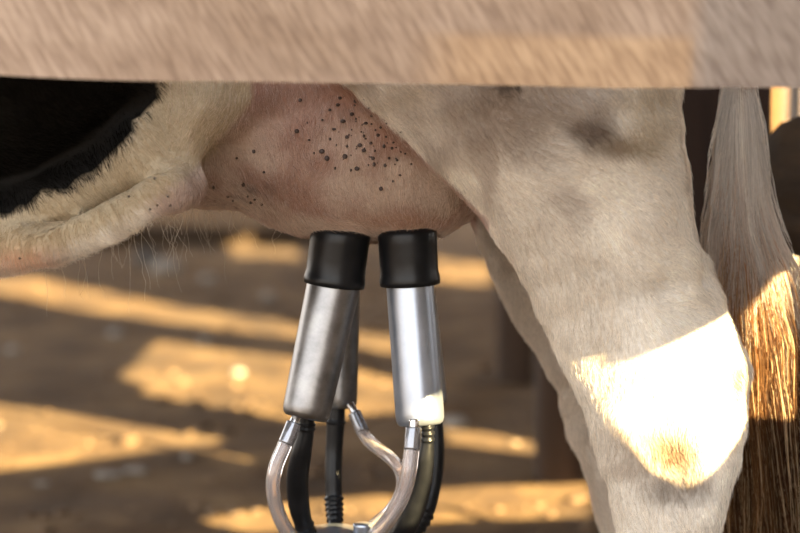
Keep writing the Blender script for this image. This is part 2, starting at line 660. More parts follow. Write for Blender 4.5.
stone('stone', 166, 270, 30, .6, M_STONE, 'pale grey stone beside the dark boulder', 'stone', 2)
chips = [(205, 341, 14, 'small pale stone above the middle sunlit patch'), (238, 378, 13, 'small pale stone lying in the middle sunlit patch'),
         (187, 456, 12, 'small pale stone below the tip of the sunlit triangle'), (455, 425, 26, 'whitish flat stone right of the milking cups'),
         (208, 282, 16, 'pale stone just above the upper sunlit stripe'), (12, 348, 14, 'grey stone at the left edge of the dirt'),
         (115, 332, 16, 'dull grey stone under the upper sunlit stripe'), (268, 296, 14, 'pale stone in the upper sunlit stripe by the cups')]
for i, (px, py, w_, lb) in enumerate(chips):
    stone('stone', px, py, w_, .6, M_STONE, lb, 'stone', 10 + i)
for i, (px, py, w_, lb) in enumerate([(108, 468, 30, 'larger whitish scrap on the dirt under the sunlit triangle'), (136, 464, 26, 'smaller whitish scrap beside the larger scrap on the dirt'), (42, 474, 16, 'small whitish scrap at the lower left of the dirt')]):
    stone('scrap', px, py, w_, .25, M_STONE, lb, 'scrap', 30 + i)

def build_log_far():
    A, B = G(40, 246), G(330, 240)
    pts = [A, A.lerp(B, .35) + Vector((0, .05, 0)), A.lerp(B, .7), B]
    pts = [p + Vector((0, 0, ground_z(p.x, p.y) + .03)) for p in pts]
    o = tube('log', pts, [.035, .04, .038, .03], M_BARK, None, 14, 8)
    tag(o, 'long dark pole lying on the ground far under the belly', 'log')
build_log_far()

def build_clods():
    vs_, fs = [], []
    bm = bmesh.new()
    bmesh.ops.create_icosphere(bm, subdivisions=1, radius=1)
    bv = np.array([v.co[:] for v in bm.verts])
    bf = [[v.index for v in f.verts] for f in bm.faces]
    bm.free()
    n = 900
    ys = 3.6 + RNG.random(n) ** 1.3 * 6.5
    xs = (RNG.random(n) * 2 - 1) * (ys / 5.5)
    for x, y in zip(xs, ys):
        if any((x - o.location.x) ** 2 + (y - o.location.y) ** 2 < .02 for o in COL.objects if o.name.startswith(('fence_post', 'stone', 'scrap', 'tree_trunk'))) or abs(y - 8.75) < .35:
            continue
        r = .004 + .016 * RNG.random() ** 3
        b = len(vs_)
        s = bv * (1 + .4 * (RNG.random((len(bv), 1)) - .5)) * r * np.array([1.2, 1, .6]) + np.array([x, y, ground_z(x, y) + r * .2])
        vs_ += s.tolist()
        fs += [[b + i for i in f] for f in bf]
    M = noise_mat('dirt_clods', [(.3, (.05, .03, .015)), (.55, (.16, .10, .055)), (.75, (.30, .23, .16))], 1.7, .95, 0)
    return link('clods', mesh_from('clods', vs_, fs), M, None, True)
tag(build_clods(), 'fine brown clods and grit strewn over the dirt', 'clods', kind='stuff')

# ------------------------------------------------------------------ the cow: one skin grown from a distance field
H_ = .0075
ORG = np.array([-2.02, 1.98, -.03])
DIM = (326, 112, 196)
gx = ORG[0] + H_ * np.arange(DIM[0])
gy = ORG[1] + H_ * np.arange(DIM[1])
gz = ORG[2] + H_ * np.arange(DIM[2])
MID = 2.40

def smin(a, b, k):
    h = np.maximum(k - np.abs(a - b), 0) / k
    return np.minimum(a, b) - h * h * k * .25

def loft_z(T, d0, X, Y, Z, p=2.5):
    """T: rows (py, front px, rear px, centre depth, half thickness) from top to bottom."""
    T = np.array(T, float)
    zz = np.array([W(0, r[0], d0).z for r in T])
    xf = np.array([W(r[1], r[0], d0).x for r in T])
    xr = np.array([W(r[2], r[0], d0).x for r in T])
    o = np.argsort(zz)
    f = lambda a: np.interp(Z, zz[o], a[o])
    cx, a = f((xf + xr) / 2), f((xr - xf) / 2)
    cy, b = f(T[:, 3]), f(T[:, 4])
    g = ((np.abs(X - cx) / a) ** p + (np.abs(Y - cy) / b) ** p) ** (1 / p)
    v = (g - 1) * np.minimum(a, b)
    v = np.maximum(v, np.maximum(Z - zz.max(), zz.min() - Z))
    return v

def loft_x(T, X, Y, Z, p=2.2, cy=MID):
    """T: rows (x, bottom z, top z, half width)."""
    T = np.array(T, float)
    f = lambda i: np.interp(X, T[:, 0], T[:, i])
    zb, zt, w = f(1), f(2), f(3)
    a = (zt - zb) / 2
    g = ((np.abs(Y - cy) / w) ** p + (np.abs(Z - (zb + zt) / 2) / a) ** p) ** (1 / p)
    v = (g - 1) * np.minimum(a, w)
    return np.maximum(v, np.maximum(X - T[-1, 0], T[0, 0] - X))

def cap_dist(A, B, r1, r2, X, Y, Z):
    A, B = np.array(A), np.array(B)
    ab = B - A
    t = np.clip(((X - A[0]) * ab[0] + (Y - A[1]) * ab[1] + (Z - A[2]) * ab[2]) / (ab @ ab), 0, 1)
    return np.sqrt((X - A[0] - t * ab[0]) ** 2 + (Y - A[1] - t * ab[1]) ** 2 + (Z - A[2] - t * ab[2]) ** 2) - (r1 + (r2 - r1) * t)

ND = 2.235                                      # depth of the near hind leg
NEAR_LEG = [(-260, 230, 640, 2.27, .10), (-100, 255, 665, 2.262, .128), (0, 285, 676, 2.256, .128), (80, 336, 682, 2.252, .118), (115, 372, 680, 2.248, .108), (150, 410, 682, 2.243, .098), (185, 448, 686, 2.24, .088), (215, 478, 692, 2.237, .080), (248, 503, 700, 2.235, .071), (280, 521, 707, 2.235, .064), (320, 541, 725, 2.235, .058), (350, 556, 740, 2.235, .055), (372, 565, 745, 2.235, .053), (395, 574, 744, 2.235, .052), (430, 591, 743, 2.235, .049), (470, 602, 735, 2.235, .046), (500, 609, 728, 2.235, .042), (533, 618, 722, 2.235, .038), (600, 634, 712, 2.235, .034), (700, 642, 706, 2.235, .030), (775, 640, 712, 2.235, .036), (815, 634, 716, 2.235, .038), (850, 622, 700, 2.235, .034), (885, 606, 694, 2.235, .042)]
FD = 2.56
FAR_LEG = [(-260, 250, 620, 2.53, .10), (-100, 290, 640, 2.535, .125), (80, 390, 640, 2.545, .105), (150, 436, 645, 2.55, .09), (222, 470, 655, 2.555, .075), (290, 498, 670, 2.56, .062), (349, 536, 695, 2.56, .055), (390, 554, 697, 2.56, .052), (431, 567, 693, 2.56, .048), (480, 585, 690, 2.56, .044), (505, 593, 688, 2.56, .040), (533, 601, 684, 2.56, .036), (600, 612, 676, 2.56, .032), (680, 616, 672, 2.56, .030), (720, 613, 676, 2.56, .036), (745, 604, 672, 2.56, .034), (775, 590, 662, 2.56, .042)]
ux = lambda px: W(px, 200, 2.4).x
uz = lambda py: W(400, py, 2.4).z
ZT = uz(-20)
UDDER = [(ux(135), uz(186), ZT, .07), (ux(165), uz(201), ZT, .10), (ux(200), uz(206), ZT, .122), (ux(240), uz(211), ZT, .138), (ux(265), uz(223), ZT, .148), (ux(300), uz(234), ZT, .155), (ux(340), uz(240), ZT, .16), (ux(375), uz(241), ZT, .16), (ux(410), uz(239), ZT, .157), (ux(445), uz(231), ZT, .148), (ux(470), uz(217), ZT, .13), (ux(490), uz(198), ZT, .11), (ux(510), uz(165), ZT, .07)]
TRUNK = [(-1.34, .92, 1.20, .09), (-1.25, .76, 1.28, .17), (-1.1, .66, 1.33, .24), (-.9, .62, 1.36, .285), (-.65, .62, 1.355, .315), (-.45, .645, 1.35, .32), (-.34, .672, 1.35, .317), (-.27, .71, 1.35, .31), (-.2, .77, 1.35, .30), (-.1, .83, 1.35, .29), (.02, .88, 1.36, .28), (.15, .92, 1.36, .26), (.24, .98, 1.34, .22), (.31, 1.05, 1.29, .15), (.35, 1.12, 1.23, .08)]
def wp(px, py, d):
    return tuple(W(px, py, d))
TEATS = [(341, 232, 2.335), (407, 230, 2.335), (342, 225, 2.475), (404, 223, 2.475)]
CAPS = [  # A, B, r1, r2, blend
    # skin fold running forward under the belly
    (wp(-110, 262, 2.28), wp(-10, 250, 2.22), .028, .0215, .01), (wp(-10, 250, 2.22), wp(50, 243, 2.182), .0215, .0195, .005), (wp(50, 243, 2.182), wp(108, 222, 2.170), .0195, .0168, .005),
    (wp(108, 222, 2.170), wp(150, 199, 2.170), .0168, .0165, .005), (wp(150, 199, 2.170), wp(170, 190, 2.178), .0165, .0185, .005), (wp(170, 190, 2.178), wp(183, 186, 2.215), .0185, .020, .008),
    # flank fold between belly and thigh
    (wp(262, 30, 2.275), wp(198, 96, 2.238), .050, .038, .05), (wp(198, 96, 2.238), wp(138, 150, 2.222), .038, .029, .025), (wp(138, 150, 2.222), wp(76, 190, 2.222), .029, .023, .02), (wp(76, 190, 2.222), wp(-30, 216, 2.225), .023, .020, .02),
    # tendon and point of hock
    (wp(694, 270, 2.23), wp(725, 368, 2.23), .014, .019, .015), (wp(725, 368, 2.23), wp(712, 470, 2.228), .018, .014, .015),
    (wp(650, 330, 2.205), wp(655, 420, 2.20), .022, .022, .03),
    # neck, head, muzzle, ears, horns
    ((-1.2, MID, 1.12), (-1.52, MID, 1.22), .20, .125, .06), ((-1.5, MID, 1.24), (-1.66, MID, 1.18), .115, .105, .04), ((-1.64, MID, 1.17), (-1.88, MID, 1.00), .095, .06, .04), ((-1.86, MID, 1.01), (-1.91, MID, .975), .068, .062, .02),
    ((-1.52, MID - .08, 1.27), (-1.49, MID - .22, 1.26), .022, .03, .02), ((-1.52, MID + .08, 1.27), (-1.49, MID + .22, 1.26), .022, .03, .02),
    ((-1.55, MID - .05, 1.31), (-1.57, MID - .13, 1.40), .022, .010, .01), ((-1.55, MID + .05, 1.31), (-1.57, MID + .13, 1.40), .022, .010, .01),
    # brisket
    ((-1.2, MID, .80), (-1.0, MID, .66), .10, .10, .06),
    # pins and tail bone
    ((.26, MID - .11, 1.20), (.33, MID - .10, 1.17), .05, .04, .04), ((.26, MID + .11, 1.20), (.33, MID + .10, 1.17), .05, .04, .04),
    ((.22, MID, 1.33), (.33, MID, 1.29), .05, .033, .03), ((.33, MID, 1.29), (.357, MID, 1.12), .030, .020, .015), ((.357, MID, 1.12), wp(742, 60, MID), .019, .014, .01), (wp(742, 60, MID), wp(741, 230, MID), .0135, .011, .01), (wp(741, 230, MID), wp(748, 330, MID), .011, .007, .01),
]
for yy in (MID - .15, MID + .15):              # forelegs
    CAPS += [((-1.02, yy, .95), (-.98, yy, .70), .11, .075, .05), ((-.98, yy, .70), (-1.0, yy, .42), .065, .042, .03), ((-1.0, yy, .42), (-1.0, yy, .37), .045, .043, .02), ((-1.0, yy, .37), (-.995, yy, .15), .033, .029, .02), ((-.995, yy, .15), (-.995, yy, .12), .037, .037, .02), ((-.995, yy, .12), (-1.02, yy, .06), .034, .04, .02)]
for t in TEATS:
    a = W(*t)
    CAPS.append((tuple(a + Vector((0, 0, .03))), tuple(a + Vector((0, 0, -.035))), .0145, .012, .010))
DENTS = [  # A, B, r, blend
    (wp(30, 227, 2.178), wp(70, 223, 2.178), .004, .012), (wp(70, 223, 2.178), wp(118, 200, 2.178), .005, .012), (wp(118, 200, 2.178), wp(170, 168, 2.178), .006, .012), (wp(655, 415, 2.172), wp(674, 500, 2.178), .013, .040),
    (wp(690, 292, 2.155), wp(716, 350, 2.158), .012, .035), (wp(600, 395, 2.14), wp(622, 470, 2.15), .006, .03),
    (wp(300, 100, 2.15), wp(355, 150, 2.16), .035, .06),
]

def wide_noise(X, Y, Z):
    """slow swellings of muscle and skin, metres."""
    return (.0022 * np.sin(31 * X + 9 * Z + 1.3 * np.sin(23 * Z)) * np.sin(27 * Z - 14 * Y + 2 * np.sin(17 * X))
            + .0010 * np.sin(83 * X - 41 * Z + 2.1 * np.sin(37 * Z)) * np.sin(71 * Z + 29 * X + 33 * Y))

def field(X, Y, Z):
    F = loft_x(TRUNK, X, Y, Z, 2.8)
    F = smin(F, loft_z(FAR_LEG, FD, X, Y, Z), .03)
    F = smin(F, loft_x(UDDER, X, Y, Z, 2.15), .03)
    F = smin(F, loft_z(NEAR_LEG, ND, X, Y, Z), .012)
    for A, B, r1, r2, k in CAPS:
        m = max(r1, r2) + k + .03
        lo = np.minimum(A, B) - m
        hi = np.maximum(A, B) + m
        if X.ndim == 3 and X.shape[1] == 1:     # grid call: only the box where it matters
            ix = slice(*np.searchsorted(gx, [lo[0], hi[0]]))
            iy = slice(*np.searchsorted(gy, [lo[1], hi[1]]))
            iz = slice(*np.searchsorted(gz, [lo[2], hi[2]]))
            sub = cap_dist(A, B, r1, r2, X[ix], Y[:, iy], Z[:, :, iz])
            F[ix, iy, iz] = smin(F[ix, iy, iz], sub, k)
        else:
            F = smin(F, cap_dist(A, B, r1, r2, X, Y, Z), k)
    for A, B, r, k in DENTS:
        F = -smin(-F, cap_dist(A, B, r, r, X, Y, Z), k)
    F = F + wide_noise(X, Y, Z)
    return F

def surface_nets(F):
    S = F < 0
    nx, ny, nz = F.shape
    c = np.zeros((nx - 1, ny - 1, nz - 1), np.int8)
    for a in (0, 1):
        for b in (0, 1):
            for d in (0, 1):
                c += S[a:nx - 1 + a, b:ny - 1 + b, d:nz - 1 + d]
    act = (c > 0) & (c < 8)
    idx = -np.ones(act.shape, np.int64)
    I = np.argwhere(act)
    idx[act] = np.arange(len(I))
    acc = np.zeros((len(I), 3))
    cnt = np.zeros(len(I))
    cor = [(a, b, d) for a in (0, 1) for b in (0, 1) for d in (0, 1)]
    for p in cor:
        for ax in range(3):
            if p[ax]:
                continue
            q = list(p)
            q[ax] = 1
            fa = F[I[:, 0] + p[0], I[:, 1] + p[1], I[:, 2] + p[2]]
            fb = F[I[:, 0] + q[0], I[:, 1] + q[1], I[:, 2] + q[2]]
            m = (fa < 0) != (fb < 0)
            t = np.where(m, fa / np.where(m, fa - fb, 1), 0)
            pt = np.array(p, float)[None].repeat(len(I), 0)
            pt[:, ax] = t
            acc += pt * m[:, None]
            cnt += m
    V = ORG + H_ * (I + acc / cnt[:, None])
    Q = []
    for ax in range(3):
        sl = [slice(1, -1)] * 3
        s0, s1 = list(sl), list(sl)
        s0[ax], s1[ax] = slice(0, -1), slice(1, None)
        A, B = S[tuple(s0)], S[tuple(s1)]
        E = np.argwhere(A != B)
        flip = A[A != B]
        off = np.array([0 if k == ax else 1 for k in range(3)])
        E = E + off                            # grid index of the edge's first end
        u, v = [k for k in range(3) if k != ax]
        def cell(du, dv):
            g = E.copy()
            g[:, u] -= du
            g[:, v] -= dv
            return idx[g[:, 0], g[:, 1], g[:, 2]]
        q = np.stack([cell(1, 1), cell(0, 1), cell(0, 0), cell(1, 0)], 1)
        rev = flip if ax != 1 else ~flip
        q[~rev] = q[~rev][:, ::-1]
        Q.append(q)
    Q = np.concatenate(Q)
    return V, Q[(Q >= 0).all(1)]

F = field(gx[:, None, None], gy[None, :, None], gz[None, None, :])
V, Q = surface_nets(F)
del F

def grad(V, e_=.002):
    g = []
    for k in range(3):
        d = np.zeros(3)
        d[k] = e_
        g.append(field(*(V + d).T) - field(*(V - d).T))
    return np.stack(g, 1) / (2 * e_)
for it in range(2):
    g = grad(V)
    f = field(*V.T)
    st = (f / np.maximum((g * g).sum(1), .2))[:, None] * g
    V = V - np.clip(st, -.004, .004)

# ---- pigment of hide and hair
def poly_side(px, pz, pts, d):
    """signed height above a polyline given in picture coordinates at depth d"""
    P = np.array([W(a, b, d)[:] for a, b in pts])
    return pz - np.interp(px, P[:, 0], P[:, 2])

def spot(P, px, py, d, rx, rz, n=None, k=.6):
    c = W(px, py, d)
    q = np.sqrt(((P[:, 0] - c.x) / rx) ** 2 + ((P[:, 2] - c.z) / rz) ** 2)
    if n is not None:
        q = q + (n - .5) * k
    return np.clip(1.35 - q, 0, 1) ** 1.3

def pigment(P):
    n1 = fbm(P, 22, 1, 3)
    n2 = fbm(P, 90, 5, 2)
    n3 = fbm(P, 9, 8, 3)
    n4 = .5 * n1 + .5 * fbm(P, 75, 23, 3, (.6, 1, 1))
    x, y, z = P.T
    C = np.empty((len(P), 3))
    C[:] = (.93, .86, .75)
    C *= (.86 + .24 * n2)[:, None]
    def mixin(col, w):
        nonlocal C
        w = np.clip(w, 0, 1)[:, None]
        C = C * (1 - w) + np.array(col) * w
    leg = z < W(0, 300, 2.2).z
    # dusty tan clouds
    mixin((.52, .43, .33), np.clip((n3 - .50) * 3.0, 0, .4))
    # upper thigh: soiled
    mixin((.50, .41, .33), .75 * spot(P, 480, 100, 2.15, .10, .06, n1) * (y < 2.4))
    mixin((.15, .11, .08), 1.0 * spot(P, 588, 132, 2.13, .030, .015, n4, 2.0) * (y < 2.4))
    mixin((.28, .20, .12), .8 * spot(P, 622, 148, 2.13, .032, .010, n4, 2.2) * (y < 2.4))
    mixin((.36, .28, .22), .6 * spot(P, 525, 115, 2.13, .08, .042, n4, 2.6) * (y < 2.4))
    mixin((.62, .52, .36), .6 * spot(P, 655, 110, 2.14, .035, .05, n1, .8) * (y < 2.4))
    mixin((.02, .018, .016), (spot(P, 502, 81, 2.15, .013, .011, n1, .4) > .35) * (y < 2.4))
    mixin((.40, .31, .24), .55 * np.clip((fbm(P, 38, 17, 3, (1, 1, .55)) - .52) * 7, 0, 1) * np.clip((z - uz(235)) / .06, 0, 1) * (x > ux(340)) * (y < 2.3))
    # hock and shank: worn tan skin and dirt, with some shade painted in
    mixin((.17, .10, .05), .8 * spot(P, 736, 382, 2.2, .012, .028, n4, 1.0))
    mixin((.25, .155, .085), .92 * spot(P, 668, 450, 2.19, .052, .032, n1, .8))  # this and next: tan skin, darkened further to imitate grazing sun
    mixin((.17, .095, .048), .7 * spot(P, 676, 462, 2.19, .026, .016, n4, 1.0))
    mixin((.26, .21, .17), .7 * spot(P, 680, 492, 2.19, .034, .018, n1, .9))
    wr = np.clip(np.sin(z * 160 + 5 * n3) * 1.6 - .9, 0, 1)
    mixin((.48, .36, .30), .4 * wr * spot(P, 622, 440, 2.19, .022, .07, n1, .7) * (y < 2.3))
    mixin((.50, .40, .31), .6 * np.clip((y - 2.44) / .03, 0, 1) * (x > ux(440)))  # shade of udder and near leg put into the far leg's pigment
    # udder and the inside of the thighs: pink-brown skin
    ub = W(0, 241, 2.4).z
    ud = (x > ux(150)) & (x < ux(515)) & (z < uz(30)) & (y > 2.21)
    u_w = np.clip((x - ux(168) - .55 * np.clip(z - uz(190), 0, .2)) / .035, 0, 1) * np.clip((ux(515) - x) / .01, 0, 1) * np.clip((y - 2.12) / .02, 0, 1) * np.clip((y - 1) , 0, 1) * (z > uz(260)) * (z < uz(-60)) * (x < np.minimum(W(330, 80, 2.25).x + np.clip((W(0, 80, 2.25).z - z) * 1.10, -.2, .2) + .010, ux(480)))
    u_w2 = u_w * np.clip(1.1 - .25 * n1, 0, 1)
    mixin((.48, .32, .25), u_w2 * .92)
    mixin((.36, .19, .14), u_w2 * np.clip((z - uz(135)) / .04, 0, 1) * .7)  # udder top darkened: shade under belly and thigh painted into the skin
    mixin((.66, .53, .43), u_w2 * np.clip((n1 - .47) * 4.5, 0, .75) * np.clip((uz(105) - z) / .05, 0, 1))
    mixin((.34, .17, .12), u_w2 * np.clip((.45 - n1) * 5, 0, .6))
    mixin((.56, .33, .22), u_w2 * .6 * spot(P, 390, 222, 2.3, .06, .014, n1, .7))
    mixin((.14, .10, .085), u_w2 * .85 * np.clip((vnoise(P, 170, 31) - .50) * 5, 0, 1) * spot(P, 243, 197, 2.28, .036, .018, n1, .8))
    # belly fold: pink and orange skin at its ends
    fold = (y > 2.1) & (y < 2.36)
    mixin((.66, .40, .25), .9 * spot(P, 12, 252, 2.16, .040, .024, n4, .9) * fold)
    mixin((.42, .25, .18), .65 * spot(P, 45, 232, 2.17, .022, .02, n1, 1.2) * fold)
    mixin((.58, .42, .35), .7 * spot(P, 165, 190, 2.17, .03, .022, n1, .7) * fold)
    # buff band along the flank
    bd = spot(P, 170, 130, 2.2, .05, .05, n1, .5)
    mixin((.54, .43, .27), .85 * np.clip(poly_side(x, z, [(-100, 260), (60, 250), (120, 225), (190, 180), (240, 120), (300, 40)], 2.2) / .01, 0, 1) * (x < W(250, 80, 2.2).x) * (y < 2.32))
    # black patch over barrel and back
    s = poly_side(x, z, [(-900, 150), (-300, 228), (-60, 222), (0, 213), (27, 206), (61, 193), (95, 170), (128, 138), (134, 119), (158, 98), (162, 78), (180, 20), (230, -120), (280, -300), (300, -420)], 2.19)
    s = s + (n2 - .5) * .012 + (n1 - .5) * .012
    blk = (s > 0) & (x < W(300, 0, 2.12).x) & (z > .60)
    head = x < -1.45
    C[blk | (head & (n3 > .40))] = (.0045, .0038, .003)
    # hooves' upper edge and muddy feet
    mixin((.20, .14, .09), np.clip((.16 - z) / .12, 0, .8))
    # tail: white above, rusty below
    tl = (x > W(712, 0, 2.36).x) & (y > 2.36) & (y < 2.44) & (z < 1.05)
    C[tl] = (.45, .33, .24)
    return np.clip(C, 0, 1)

cow_me = bpy.data.meshes.new('cow')
cow_me.from_pydata(V.tolist(), [], Q.tolist())
cow_me.update()
col = cow_me.attributes.new('pigment', 'FLOAT_COLOR', 'POINT')
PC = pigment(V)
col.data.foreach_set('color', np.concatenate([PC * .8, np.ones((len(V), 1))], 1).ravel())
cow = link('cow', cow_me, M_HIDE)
tag(cow, 'black and white cow standing side on behind the plank being milked', 'cow')
print('cow verts', len(V), 'faces', len(Q))
CB = BVHTree.FromPolygons(V.tolist(), Q.tolist())

def hit(px, py):
    r = ray(px, py).normalized()
    h = CB.ray_cast(Vector((0, 0, CAM_Z)), r)
    return h[0], h[1]

# ---- hair
def hair_object(name, P, R, C, m, parent, kind='stuff'):
    """P: strands x points x 3; R: radius strands x points; C: strands x 3"""
    n, k = P.shape[:2]
    hc = bpy.data.hair_curves.new(name)
    hc.add_curves([k] * n)
    hc.attributes['position'].data.foreach_set('vector', P.astype(np.float32).ravel())
    ra = hc.attributes.get('radius') or hc.attributes.new('radius', 'FLOAT', 'POINT')
    ra.data.foreach_set('value', R.astype(np.float32).ravel())
    ca = hc.attributes.new('pigment', 'FLOAT_COLOR', 'CURVE')
    ca.data.foreach_set('color', np.concatenate([C, np.ones((n, 1))], 1).astype(np.float32).ravel())
    hc.materials.append(m)
    o = bpy.data.objects.new(name, hc)
    COL.objects.link(o)
    o.parent = parent
    o['kind'] = kind
    return o

def build_coat():
    T = np.concatenate([Q[:, [0, 1, 2]], Q[:, [0, 2, 3]]])
    a, b, c = V[T[:, 0]], V[T[:, 1]], V[T[:, 2]]
    nn = np.cross(b - a, c - a)
    ar = np.linalg.norm(nn, axis=1) / 2
    nn = nn / np.maximum(ar * 2, 1e-12)[:, None]
    ce = (a + b + c) / 3
    toc = np.array([0, 0, CAM_Z]) - ce
    toc /= np.linalg.norm(toc, axis=1)[:, None]
    fac = (nn * toc).sum(1)
    wt = np.where(fac > -.25, 1.0, .25)
    wt *= (ce[:, 0] > -.62) & (ce[:, 2] > .24) & (ce[:, 2] < 1.0)
    wt *= np.where(ce[:, 2] > .86, .25, 1)
    wt *= np.where(ce[:, 0] > .352, 0, 1)       # the tail has its own hair
    pr = ar * wt
    print('coat area', pr.sum())
    n = 300000
    ti = RNG.choice(len(T), n, p=pr / pr.sum())
    r1, r2 = RNG.random(n), RNG.random(n)
    s = np.sqrt(r1)
    root = a[ti] * (1 - s)[:, None] + b[ti] * (s * (1 - r2))[:, None] + c[ti] * (s * r2)[:, None]
    nor = grad(root)
    nor /= np.linalg.norm(nor, axis=1)[:, None]
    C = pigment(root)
    x, y, z = root.T
    D = np.empty((n, 3))
    wl_ = np.clip((z - .55) / .15, 0, 1)[:, None]
    D[:] = (.25, 0, -1)
    D = D * (1 - wl_) + np.array((.75, 0, -.65)) * wl_
    isu = (x < ux(505)) & (y > 2.14) & (z > uz(250)) & (x > ux(190)) & (x < W(330, 80, 2.25).x + (W(0, 80, 2.25).z - z) * 1.10 + .012)
    D[isu] = (.15, -.1, -1)
    pale = RNG.random((n, 1)) ** 1.5 * .55
    C = np.where(isu[:, None], C * (1 - pale) + np.array((.80, .70, .62)) * pale, C)
    sw = np.stack([vnoise(root, 16, 51 + k) - .5 for k in range(3)], 1) * 1.1 + np.stack([vnoise(root, 55, 61 + k) - .5 for k in range(3)], 1) * .9
    D = D + sw + RNG.normal(0, .13, (n, 3))
    D -= nor * (D * nor).sum(1)[:, None]
    D /= np.linalg.norm(D, axis=1)[:, None] + 1e-9
    ln = np.where(isu, .0075, .0092) * (.65 + .7 * RNG.random(n))
    lift = np.where(isu, .26, .24) + .12 * RNG.normal(0, 1, n)
    k = 4
    P = np.empty((n, k, 3))
    for i in range(k):
        t = i / (k - 1)
        P[:, i] = root - nor * .0006 + D * (ln * t)[:, None] + nor * (ln * lift * (t - .45 * t * t))[:, None]
    P[:, -1, 2] -= .0012
    rad = np.linspace(1, .25, k)[None] * (.00019 + .00009 * RNG.random(n))[:, None]
    C = np.clip(C * (.80 + .40 * RNG.random((n, 1))), 0, 1)
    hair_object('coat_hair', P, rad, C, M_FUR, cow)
build_coat()

def build_wisps():
    """long sparse hairs hanging under the belly fold and the udder's front"""
    P, C = [], []
    xs = np.concatenate([RNG.uniform(40, 290, 26), RNG.normal(160, 22, 16), RNG.normal(205, 7, 9), RNG.normal(234, 4, 5)])
    for px in xs:
        best = None
        for py in range(190, 285, 2):          # lowest cow point in this column
            if hit(px, py)[0] is not None:
                best = py
        if best is None:
            continue
        p = hit(px, best)[0]
        p = np.array(p) + np.array([0, RNG.uniform(0, .05), .003])
        L_ = RNG.uniform(.02, .055) * (1.5 if RNG.random() < .2 else 1)
        k = 9
        q = np.empty((k, 3))
        ph, am = RNG.uniform(0, 6), RNG.uniform(.001, .005)
        dr = RNG.normal(.1, .18)
        for i in range(k):
            t = i / (k - 1)
            q[i] = p + np.array([dr * L_ * t + am * (math.sin(ph + t * RNG.uniform(4, 6)) - math.sin(ph)), am * math.cos(ph + 4 * t), -L_ * t])
        P.append(q)
        C.append(np.array((.62, .53, .42)) * RNG.uniform(.7, 1.1))
    P = np.array(P)
    rad = np.linspace(1, .4, P.shape[1])[None].repeat(len(P), 0) * .00016
    hair_object('belly_hair', P, rad, np.array(C), M_FUR, cow)
build_wisps()

def build_tail():
    cy_ = [40, 88, 150, 200, 230, 270, 310, 350, 400, 450, 500, 560, 640, 720]
    cx_ = [742, 741, 741, 741, 742, 750, 754, 758, 759, 764, 768, 770, 772, 774]
    hw_ = [15, 16, 22, 26, 31, 39, 43, 45, 45, 42, 40, 38, 30, 14]
    P, R, C = [], [], []
    nclump = 620
    k = 14
    for c in range(nclump):
        u = RNG.uniform(-1, 1)
        v = RNG.uniform(-1, 1)
        if u * u + v * v > 1:
            u, v = u * .6, v * .6
        s0 = RNG.uniform(30, 350) if RNG.random() < .8 else RNG.uniform(30, 150)
        ln = RNG.uniform(110, 240) if s0 < 200 else RNG.uniform(180, 380)
        s1 = min(s0 + ln, 720)
        ph, wv, am = RNG.uniform(0, 6.3), RNG.uniform(.012, .03), RNG.uniform(2.0, 8.0)
        drift = RNG.normal(0, .26)
        tone = RNG.random()
        for j in range(26):
            uu, vv = u + RNG.normal(0, .16), v + RNG.normal(0, .16)
            st = s0 + RNG.normal(0, 8)
            en = s1 + RNG.normal(0, 22)
            q = np.empty((k, 3))
            for i in range(k):
                t = i / (k - 1)
                py = st + (en - st) * t
                hw = np.interp(py, cy_, hw_)
                grow = min(1.0, .5 + 1.6 * t)
                tt = (1 - .45 * t)                 # strands of a lock draw together
                uq = u + (uu - u) * tt + drift * t
                px = np.interp(py, cy_, cx_) + hw * np.clip(uq, -1.15, 1.15) * grow + am * math.sin(ph + wv * py) * t
                px += 2.2 * (vnoise(np.array([c * 3.1 + j * .37, py * .022, s0 * .1]), 1.0, 3) - .5) * 2 * t
                q[i] = W(px, py, 2.40 + .034 * (v + (vv - v) * tt) * grow * hw / 40)
            P.append(q)
            R.append(np.linspace(1, .35, k) * RNG.uniform(.00024, .00040))
            f = np.clip((s0 + .35 * ln - 165 + 80 * (tone - .5)) / 120, 0, 1)
            g_ = np.clip((s0 - 190) / 100 + .5 * (tone - .5), 0, 1)
            white = np.array((.92, .85, .76)) * (.70 + .34 * tone)
            rust = np.array((.42, .215, .085)) * (.55 + .75 * tone)
            dark = np.array((.065, .028, .012)) * (.3 + 1.3 * tone)  # dark brown hair, deepened to paint in the shade low on the tail
            cc = white * (1 - f) + rust * f
            cc = cc * (1 - g_) + dark * g_
            if f > .4 and RNG.random() < .12:
                cc = np.array((.7, .5, .3))
            C.append(cc * RNG.uniform(.8, 1.15))
    hair_object('tail_switch', np.array(P), np.array(R), np.clip(np.array(C), 0, 1), M_TAIL, cow)
build_tail()

